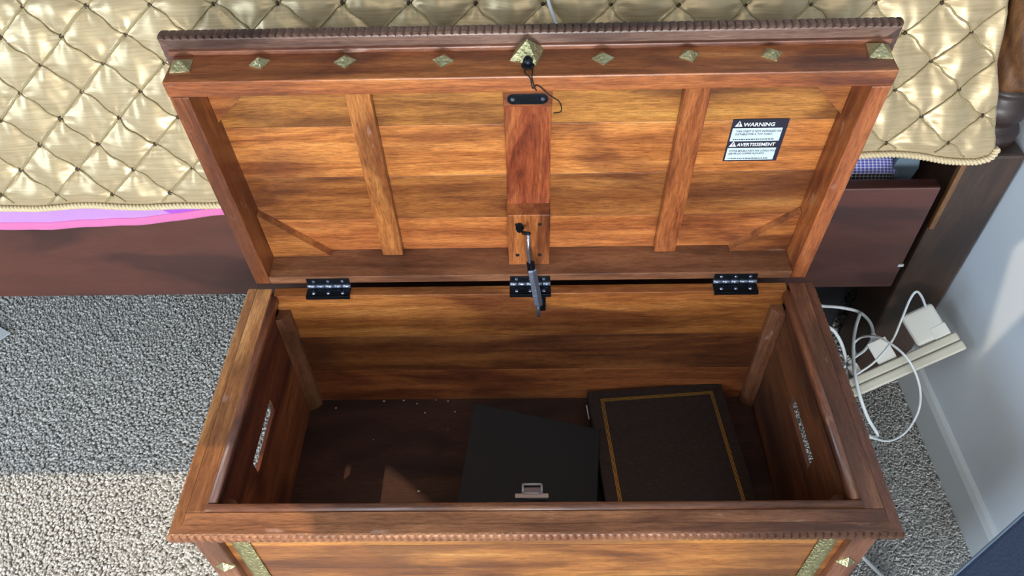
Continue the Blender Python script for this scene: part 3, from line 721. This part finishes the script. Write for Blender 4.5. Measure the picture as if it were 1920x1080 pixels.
def quilt():
    step = .0042; x0, x1s = -1.45, .765
    nx = int((x1s-x0)/step); ds = [0]
    tot = .98; nd = 1
    V = []; dl = []
    d = 0.0
    while d < tot:
        dl.append(d); d += .0040 if d < .36 else .016
    for d in dl:
        for i in range(nx+1):
            s = i/nx; t = s; x = x0 + (x1s-x0)*s
            # warp right border
            hb = hem(min(x, .764)); dd_ = hb + d
            ex = edge_x(min(dd_, .6)); x = x0 + (ex-x0)*s
            hb = hem(min(x, .764)); dd_ = hb + d
            V.append(qpt(x, dd_))
    F = []; w = nx+1
    for j in range(len(dl)-1):
        for i in range(nx): F.append((j*w+i, j*w+i+1, (j+1)*w+i+1, (j+1)*w+i))
    me = bpy.data.meshes.new('quilt'); me.from_pydata([v[:] for v in V], [], F); me.update()
    m, nt, b = newmat('gold_satin'); L = nt.links.new
    tc = N(nt, 'ShaderNodeTexCoord')
    mp = N(nt, 'ShaderNodeMapping'); mp.inputs['Scale'].default_value = (14, 60, 420); L(tc.outputs['Object'], mp.inputs[0])
    no = N(nt, 'ShaderNodeTexNoise'); no.inputs['Scale'].default_value = 1; no.inputs['Detail'].default_value = 3; L(mp.outputs[0], no.inputs['Vector'])
    cr = N(nt, 'ShaderNodeValToRGB'); cr.color_ramp.elements[0].position = .3; cr.color_ramp.elements[1].position = .7
    cr.color_ramp.elements[0].color = srgb(174, 154, 118); cr.color_ramp.elements[1].color = srgb(196, 177, 142)
    L(no.outputs['Fac'], cr.inputs[0]); L(cr.outputs[0], b.inputs['Base Color'])
    b.inputs['Roughness'].default_value = .37; b.inputs['Metallic'].default_value = .34; b.inputs['Sheen Weight'].default_value = .3
    b.inputs['Specular Tint'].default_value = srgb(255, 244, 225)
    bp = N(nt, 'ShaderNodeBump'); bp.inputs['Strength'].default_value = .12; bp.inputs['Distance'].default_value = .001
    L(no.outputs['Fac'], bp.inputs['Height']); L(bp.outputs[0], b.inputs['Normal'])
    q = link('quilt', me, m, None, True); tag(q, 'gold satin quilt with knotted diamond gathering draped over the bed', 'quilt')
    mo = q.modifiers.new('thick', 'SOLIDIFY'); mo.thickness = .006; mo.offset = -1
    M['cord'] = plain('gold_cord', srgb(168, 152, 112), .5, bump=.6, bscale=900)
    M['rope'] = plain('cream_rope', srgb(214, 196, 158), .45, sheen=.2)
    M['knot'] = plain('knot_brown', srgb(62, 46, 26), .55, bump=.5, bscale=500)
    # inverse lattice: node (i,j) -> x,d
    def node(P_, Q_):
        i = (P_+Q_)/2; j = P_-Q_; x = i*DX - .703; d = .157 + j*DZ
        for _ in range(12):
            sh = sm(-.5, .55, x); d = .157 + DZ*j - .017*sh
            if d > ZB: d = ZB + (j-(ZB+.017*sh-.157)/DZ)*.043
            x = DX*i - .703 - .0018*j + .030*sh
        return x, d
    def ok(x, d): return -1.43 < x < edge_x(min(d, .6))-.006 and d > hem(x)+.012
    # gathered cords along lattice lines
    bmc = bmesh.new(); kn = {}
    nodes = {}
    for P_ in range(-12, 34):
        for Q_ in range(-22, 26):
            j = P_-Q_
            if -1 <= j <= 13: nodes[(P_, Q_)] = node(P_, Q_)
    for (P_, Q_), (xa, da) in nodes.items():
        for nb in ((P_+1, Q_), (P_, Q_-1)):
            if nb not in nodes: continue
            xb, db = nodes[nb]; pts = []
            ph = random.uniform(0, 6)
            for k in range(15):
                t = k/14; x = xa + (xb-xa)*t; d = da + (db-da)*t
                wob = .0024*math.sin(math.pi*t)*math.sin(ph + t*7) + .004*math.sin(math.pi*t)*math.sin(ph)
                x += wob; d += wob*.8
                if x < -1.44 or x > edge_x(min(d, .6))-.004 or d < hem(x)+.004 or d > 1.0: 
                    if len(pts) > 2: break
                    pts = []; continue
                pts.append(qpt(x, d, .0012))
            if len(pts) > 3: tube(bmc, pts, [.00145*(1+.25*math.sin(k*2.1+ph)) for k in range(len(pts))], 5)
    o = obj('gathering_cord', bmc, M['cord'], q, True, world=False); o['kind'] = 'stuff'
    # knots
    bmk = bmesh.new(); bmesh.ops.create_icosphere(bmk, subdivisions=2, radius=.0037, matrix=Matrix.Diagonal((1, .75, 1.05, 1)))
    for v in bmk.verts: v.co *= 1 + .18*mn.noise(v.co*900)
    mek = bpy.data.meshes.new('knot'); bmk.to_mesh(mek); bmk.free(); mek.materials.append(M['knot'])
    mek.polygons.foreach_set('use_smooth', [True]*len(mek.polygons))
    for (P_, Q_), (x, d) in nodes.items():
        if ok(x, d) and d < .62:
            o = bpy.data.objects.new('knot', mek); COL.objects.link(o); o.parent = q
            o.location = qpt(x, d, .0012); o.rotation_euler = (random.random(), random.random()*6, random.random())
            s_ = random.uniform(.8, 1.2); o.scale = (s_, s_, s_)
    # twisted rope piping along the hem, round the corner and up the side
    path = []
    x = -1.45
    while x < .7449: path.append(qpt(x, hem(x), .001) + Vector((0, -.002, -.002))); x += .004
    for k in range(9):
        a = k/8*math.pi/2; ex = .745 + .017*math.sin(a); path.append(qpt(min(ex, .763), hem(.745)+.020*(1-math.cos(a)), .001) + Vector((0, -.002, -.001)))
    path = cat(path[::3] + [path[-1]], 8)
    dist = 0; bmr = bmesh.new(); up = Vector((0, 0, 1)); st_ = ([], [])
    fine = []
    for a, c in zip(path, path[1:]):
        n_ = max(1, int(round((c-a).length/.0011)))
        for k in range(n_): fine.append(a.lerp(c, k/n_))
    for i, p in enumerate(fine):
        if i: dist += (p-fine[i-1]).length
        t = (fine[min(i+2, len(fine)-1)]-fine[max(i-2, 0)]).normalized(); u = (up-t*up.dot(t)).normalized(); s_ = t.cross(u)
        for q_ in (0, 1):
            a = 2*math.pi*dist/.0125 + math.pi*q_; st_[q_].append(p + (u*math.cos(a)+s_*math.sin(a))*.0029)
    for l in st_: tube(bmr, l, .0030, 6)
    o = obj('rope_piping', bmr, M['rope'], q, True, world=False); o['label'] = 'cream twisted rope piping along the quilt hem'
quilt()

# pink and lilac blanket under the quilt
def blanket():
    m, nt, b = newmat('lilac_fleece'); L = nt.links.new
    tc = N(nt, 'ShaderNodeTexCoord'); sep = N(nt, 'ShaderNodeSeparateXYZ'); L(tc.outputs['Object'], sep.inputs[0])
    ma = N(nt, 'ShaderNodeMath', operation='MULTIPLY_ADD'); ma.inputs[1].default_value = 1.0; L(sep.outputs[0], ma.inputs[0])
    mz = N(nt, 'ShaderNodeMath', operation='MULTIPLY'); mz.inputs[1].default_value = 1.3; L(sep.outputs[2], mz.inputs[0]); L(mz.outputs[0], ma.inputs[2])
    gt = N(nt, 'ShaderNodeMath', operation='GREATER_THAN'); gt.inputs[1].default_value = -.636 + 1.3*(H+.125); L(ma.outputs[0], gt.inputs[0])
    mx = N(nt, 'ShaderNodeMix', data_type='RGBA'); mx.inputs[6].default_value = srgb(186, 138, 216); mx.inputs[7].default_value = srgb(160, 80, 200); L(gt.outputs[0], mx.inputs[0])
    L(mx.outputs[2], b.inputs['Base Color']); b.inputs['Roughness'].default_value = .9; b.inputs['Sheen Weight'].default_value = .15
    no = N(nt, 'ShaderNodeTexNoise'); no.inputs['Scale'].default_value = 260; L(tc.outputs['Object'], no.inputs['Vector'])
    bp = N(nt, 'ShaderNodeBump'); bp.inputs['Strength'].default_value = .5; bp.inputs['Distance'].default_value = .002; L(no.outputs['Fac'], bp.inputs['Height']); L(bp.outputs[0], b.inputs['Normal'])
    def zb(x):
        ks = ((-1.5, .084), (-.94, .0815), (-.84, .0815), (-.69, .0885), (-.61, .098), (-.53, .109), (-.2, .135), (.2, .155), (.5, .180), (.6, .186))
        for (a, za), (c, zc) in zip(ks, ks[1:]):
            if x <= c: return za + (zc-za)*(x-a)/(c-a)
        return ks[-1][1]
    def prof(x, t):                   # t 0 bottom .. 1 up under the quilt
        z0 = zb(x); L_ = .085 if x < -.5 else .055; s = t*L_
        z = z0 + s; y = .0765 + .0012*math.sin(x*31) + .0006*math.sin(x*77)
        if z > .132: y += (z-.132)*.62
        y = y + .004*max(0, (t-.02))*0
        return Vector((x, y, H+min(z, .34)))
    def sheet(t0, t1, nt_, yoff):
        bm = bmesh.new(); xs = [-1.45 + 1.99*i/300 for i in range(301)]; g = []
        for x in xs: g.append([bm.verts.new(prof(x, t0+(t1-t0)*k/nt_) + Vector((0, yoff, 0))) for k in range(nt_+1)])
        for a, c in zip(g, g[1:]):
            for k in range(nt_): bm.faces.new((a[k], c[k], c[k+1], a[k+1]))
        return bm
    o = obj('blanket', sheet(.14, 1, 24, 0), m, None, True)
    tag(o, 'lilac and pink fleece blanket hanging below the gold quilt', 'blanket')
    md = o.modifiers.new('thick', 'SOLIDIFY'); md.thickness = .004; md.offset = 0
    p = obj('blanket_binding', sheet(0, .19, 6, -.0012), plain('pink_binding', srgb(210, 112, 168), .8, sheen=.1, bump=.4, bscale=300), o, True, world=False); p['label'] = 'pink binding strip along the blanket edge'
    md = p.modifiers.new('thick', 'SOLIDIFY'); md.thickness = .006; md.offset = 0
blanket()

# checked cushion and slate cloth tucked behind the rail
def checker(name, ca, cb, sc):
    m, nt, b = newmat(name); L = nt.links.new; tc = N(nt, 'ShaderNodeTexCoord')
    mp = N(nt, 'ShaderNodeMapping'); mp.inputs['Scale'].default_value = (sc, sc, sc); L(tc.outputs['Object'], mp.inputs[0])
    sep = N(nt, 'ShaderNodeSeparateXYZ'); L(mp.outputs[0], sep.inputs[0]); outs = []
    yz = N(nt, 'ShaderNodeMath', operation='ADD'); L(sep.outputs[1], yz.inputs[0]); L(sep.outputs[2], yz.inputs[1])
    for i in (0, 1):
        sn = N(nt, 'ShaderNodeMath', operation='SINE'); L((sep.outputs[0], yz.outputs[0])[i], sn.inputs[0]); g = N(nt, 'ShaderNodeMath', operation='GREATER_THAN'); L(sn.outputs[0], g.inputs[0]); outs.append(g.outputs[0])
    ad = N(nt, 'ShaderNodeMath', operation='ADD'); L(outs[0], ad.inputs[0]); L(outs[1], ad.inputs[1])
    hf = N(nt, 'ShaderNodeMath', operation='MULTIPLY'); hf.inputs[1].default_value = .5; L(ad.outputs[0], hf.inputs[0])
    mx = N(nt, 'ShaderNodeMix', data_type='RGBA'); mx.inputs[6].default_value = ca; mx.inputs[7].default_value = cb; L(hf.outputs[0], mx.inputs[0])
    L(mx.outputs[2], b.inputs['Base Color']); b.inputs['Roughness'].default_value = .85; return m
def pillow(x0, x1, cy_, cz_, ry, rz, p=2.6, a0=0, a1=2*math.pi):
    bm = bmesh.new(); nx_, na = 28, 28; g = []
    for i in range(nx_+1):
        s = -1+2*i/nx_; x = (x0+x1)/2 + (x1-x0)/2*s; k = max(.02, (1-abs(s)**5))**.5
        g.append([bm.verts.new((x, cy_ + ry*k*math.cos(a0+(a1-a0)*j/na), cz_ + rz*k*math.sin(a0+(a1-a0)*j/na))) for j in range(na+1)])
    for a, c in zip(g, g[1:]):
        for j in range(na): bm.faces.new((a[j], c[j], c[j+1], a[j+1]))
    return bm
cu = obj('checked_cushion', pillow(.42, .668, .195, H+.078, .075, .075, a0=0, a1=2*math.pi), checker('shaded_gingham', srgb(24, 22, 26), srgb(150, 146, 150), 900), None, True)
tag(cu, 'checked cushion wedged behind the bed rail under the quilt', 'cushion')
cv = obj('cushion_cover', pillow(.415, .673, .195, H+.0795, .0775, .0775, a0=math.radians(15), a1=math.radians(140)), checker('violet_gingham', srgb(88, 92, 190), srgb(232, 234, 252), 900), cu, True, world=False); cv['label'] = 'blue violet checked upper half'
bmx = bmesh.new(); a = [P(1666, 320, .155), P(1674, 338, .155), P(1703, 338, .155), P(1722, 312, .155), P(1726, 288, .155), P(1690, 284, .155)]
prism(bmx, [(q.x, q.z) for q in a], .150, .170, bev=.004, plane='XZ')
o = obj('folded_cloth', bmx, M['slate'], None); tag(o, 'slate blue folded cloth beside the checked cushion', 'cloth')

# ------------------------------------------------------------------ corner: power strip, chargers, cables
def orient(o, ax, ay, az, loc):
    o.matrix_world = Matrix.Translation(loc) @ Matrix((Vector(ax), Vector(ay), Vector(az))).transposed().to_4x4()
P1, P0 = atX(1801, 637, .792), atX(1606, 723, .628)
D_ = (P1-P0).normalized(); Vw = (CAM-P1).normalized(); Vw = (Vw - D_*Vw.dot(D_)).normalized(); Yv = -Vw; Nn = D_.cross(Yv).normalized(); Ls = .27
S_ = P1 - D_*(Ls-.002) - Nn*.017 + Yv*.0255
stp = empty('power_strip', (0, 0, 0), 'off-white power strip leaning against the baseboard behind the chest', 'power strip')
orient(stp, D_, Yv, Nn, S_)
def o2(name, bm, mat, par, smooth=False): return obj(name, bm, mat, par, smooth, world=False)
o2('strip_base', B(0, Ls, -.026, .026, -.002, .016, bev=.004), M['strip'], stp)
o2('strip_top', B(.001, Ls-.001, -.0252, .0252, .0165, .034, bev=.005, seg=3), M['strip'], stp)
o2('seam', B(.002, Ls-.002, -.0248, .0248, .0158, .0168), M['groove'], stp)
for k in range(4):
    x_ = .06 + k*.058; bq = bmesh.new()
    for dy_ in (-.006, .006): box(bq, x_-.001, x_+.001, dy_-.004, dy_+.004, .0335, .0345)
    o2('socket', bq, M['hole'], stp)
# square charger plugged near the upper end
ck = empty('charger', (0, 0, 0), 'white square charger block plugged into the upper end of the power strip', 'charger')
cc = S_ + D_*(Ls-.040) + Nn*.034; orient(ck, D_, Yv, Nn, cc)
o2('charger_body', B(-.030, .030, -.022, .008, .0, .066, bev=.008, seg=3), M['white'], ck)
o2('plug_module', B(.002, .0314, -.0226, -.012, .0005, .024, bev=.002), M['white'], ck)
ad_ = empty('plug_adapter', (0, 0, 0), 'small white cube adapter plugged into the middle of the power strip', 'adapter')
c2 = S_ + D_*(Ls-.128) + Nn*.035; orient(ad_, D_, Yv, Nn, c2)
o2('adapter_body', B(-.018, .018, -.020, .010, 0, .044, bev=.002), M['white'], ad_)
o2('usb_plug', B(-.006, .006, -.006, .004, .044, .058, bev=.001), M['cable'], ad_)
pl = empty('plug', (0, 0, 0), 'white mains plug with ribbed neck at the lower power strip socket', 'plug')
c3 = S_ + D_*(Ls-.188) + Nn*.035; orient(pl, D_, Yv, Nn, c3)
o2('plug_body', B(-.010, .010, -.010, .010, 0, .022, bev=.003), M['white'], pl)
bq = bmesh.new()
for k in range(4): tube(bq, [(0, 0, .022+k*.005), (0, 0, .0255+k*.005)], .0055-.0006*k, 10)
o2('ribbed_neck', bq, M['white'], pl)
def cable(name, pts, r, label, seg=8):
    bm = tube(bmesh.new(), cat(pts, 10), r, seg); o = obj(name, bm, M['cable'], None, True); tag(o, label, 'cable'); return o
cable('charging_cable', [P(1606, 702, -.07), P(1640, 678, -.06), P(1672, 640, -.035), P(1690, 600, -.01), P(1706, 562, .0), P(1718, 547, .004), P(1728, 556, .006), P(1736, 576, .012)], .0022, 'thin white cable arching from the charger down to the strip end')
cable('charging_cable', [P(1604, 664, .03), P(1600, 648, .03), P(1610, 635, .02), P(1628, 630, .0), P(1652, 634, -.03), P(1690, 660, -.065), P(1712, 690, -.085), P(1725, 730, -.10), P(1722, 770, -.11), P(1700, 808, -.12), P(1670, 826, -.13), P(1640, 822, -.14), P(1610, 806, -.14)], .0023, 'thin white cable looping round in a wide circle on the carpet')
cable('mains_cable', [P(1480, 570, .11), P(1545, 574, .11), P(1580, 577, .105), P(1612, 586, .10), P(1632, 606, .09), P(1636, 630, .08), P(1622, 655, .07), P(1600, 672, .06), P(1570, 700, .05)], .0034, 'thick white cable coming from behind the chest and bending downwards')
cable('mains_cable', [P(1613, 586, .094), P(1603, 620, .05), P(1600, 660, .0), P(1603, 700, -.05), P(1613, 745, -.09), P(1628, 785, -.115), P(1645, 816, -.13), P(1628, 820, -.14)], .0034, 'thick white cable running straight down along the chest side')
cable('mains_cable', [P(1545, 610, .03), P(1563, 620, .03), P(1578, 645, .02), P(1588, 680, .0), P(1594, 705, -.02), P(1590, 740, -.03)], .0034, 'thick white cable emerging from under the chest rim')
cable('quilt_cable', [qpt(.022, .50, .004), qpt(.033, .436, .004), qpt(.048, .398, .004), qpt(.060, .36, .004), qpt(.07, .31, .004)], .0026, 'white cable lying over the gold quilt behind the lid')
q1, q2 = atZ(1613, 1040, .012), atZ(1668, 1095, .012)
cable('floor_cable', [q1 + (q1-q2)*1.2, q1, q2, q2 + (q2-q1)*1.5], .0036, 'pale cable lying on the carpet beside the front leg of the chest')
# dark bin under the bed
bn = empty('storage_bin', (.70, .35, 0), 'black storage bin under the bed behind the white cables', 'bin')
obj('bin_body', B(.585, .716, .235, .60, .003, .235, bev=.01), M['bin'], bn); obj('bin_lid', B(.578, .7205, .228, .61, .235, .252, bev=.004), M['bin'], bn)
# paper corner on the carpet (left edge)
a, b_, c = atZ(-30, 596, .012), atZ(20, 625, .012), atZ(-40, 665, .012)
bmx = bmesh.new(); w_ = [a, b_, c, a + (c-b_)]
prism(bmx, [(q.x, q.y) for q in w_], .012, .0135); o = obj('paper_sheet', bmx, M['paper']); tag(o, 'corner of a white paper sheet lying on the carpet at the left', 'paper')
# navy stool corner
zs = H+.08
A_ = atZ(1920, 960, zs); B_ = atZ(1785, 1080, zs); dr = (A_-B_).normalized(); A_ = A_ + dr*.02
nr = Vector((dr.y, -dr.x, 0)); 
stool = empty('stool', (A_ - dr*.2 + nr*.1) * 1.0, 'navy blue fabric stool corner at the bottom right', 'stool'); stool.location.z = 0
def quad(i0, i1, j0, j1): return [((A_ - dr*i + nr*j).x, (A_ - dr*i + nr*j).y) for i, j in ((i0, j0), (i1, j0), (i1, j1), (i0, j1))]
obj('seat_cushion', prism(bmesh.new(), quad(0, .42, 0, .23), zs-.09, zs, bev=.006), M['navy'], stool)
pb = [A_ + nr*.001, A_ - dr*.42 + nr*.001]
obj('seat_piping', tube(bmesh.new(), [Vector((q.x, q.y, zs-.001)) for q in pb], .0016, 8), plain('grey_piping', srgb(110, 128, 150), .7), stool)
for i, j in ((.03, .03), (.37, .03), (.37, .2), (.03, .2)):
    q = A_ - dr*(i+.0) + nr*j; obj('stool_leg', B(q.x-.015, q.x+.015, q.y-.015, q.y+.015, .004, zs-.088, bev=.003), M['bedZ'], stool)
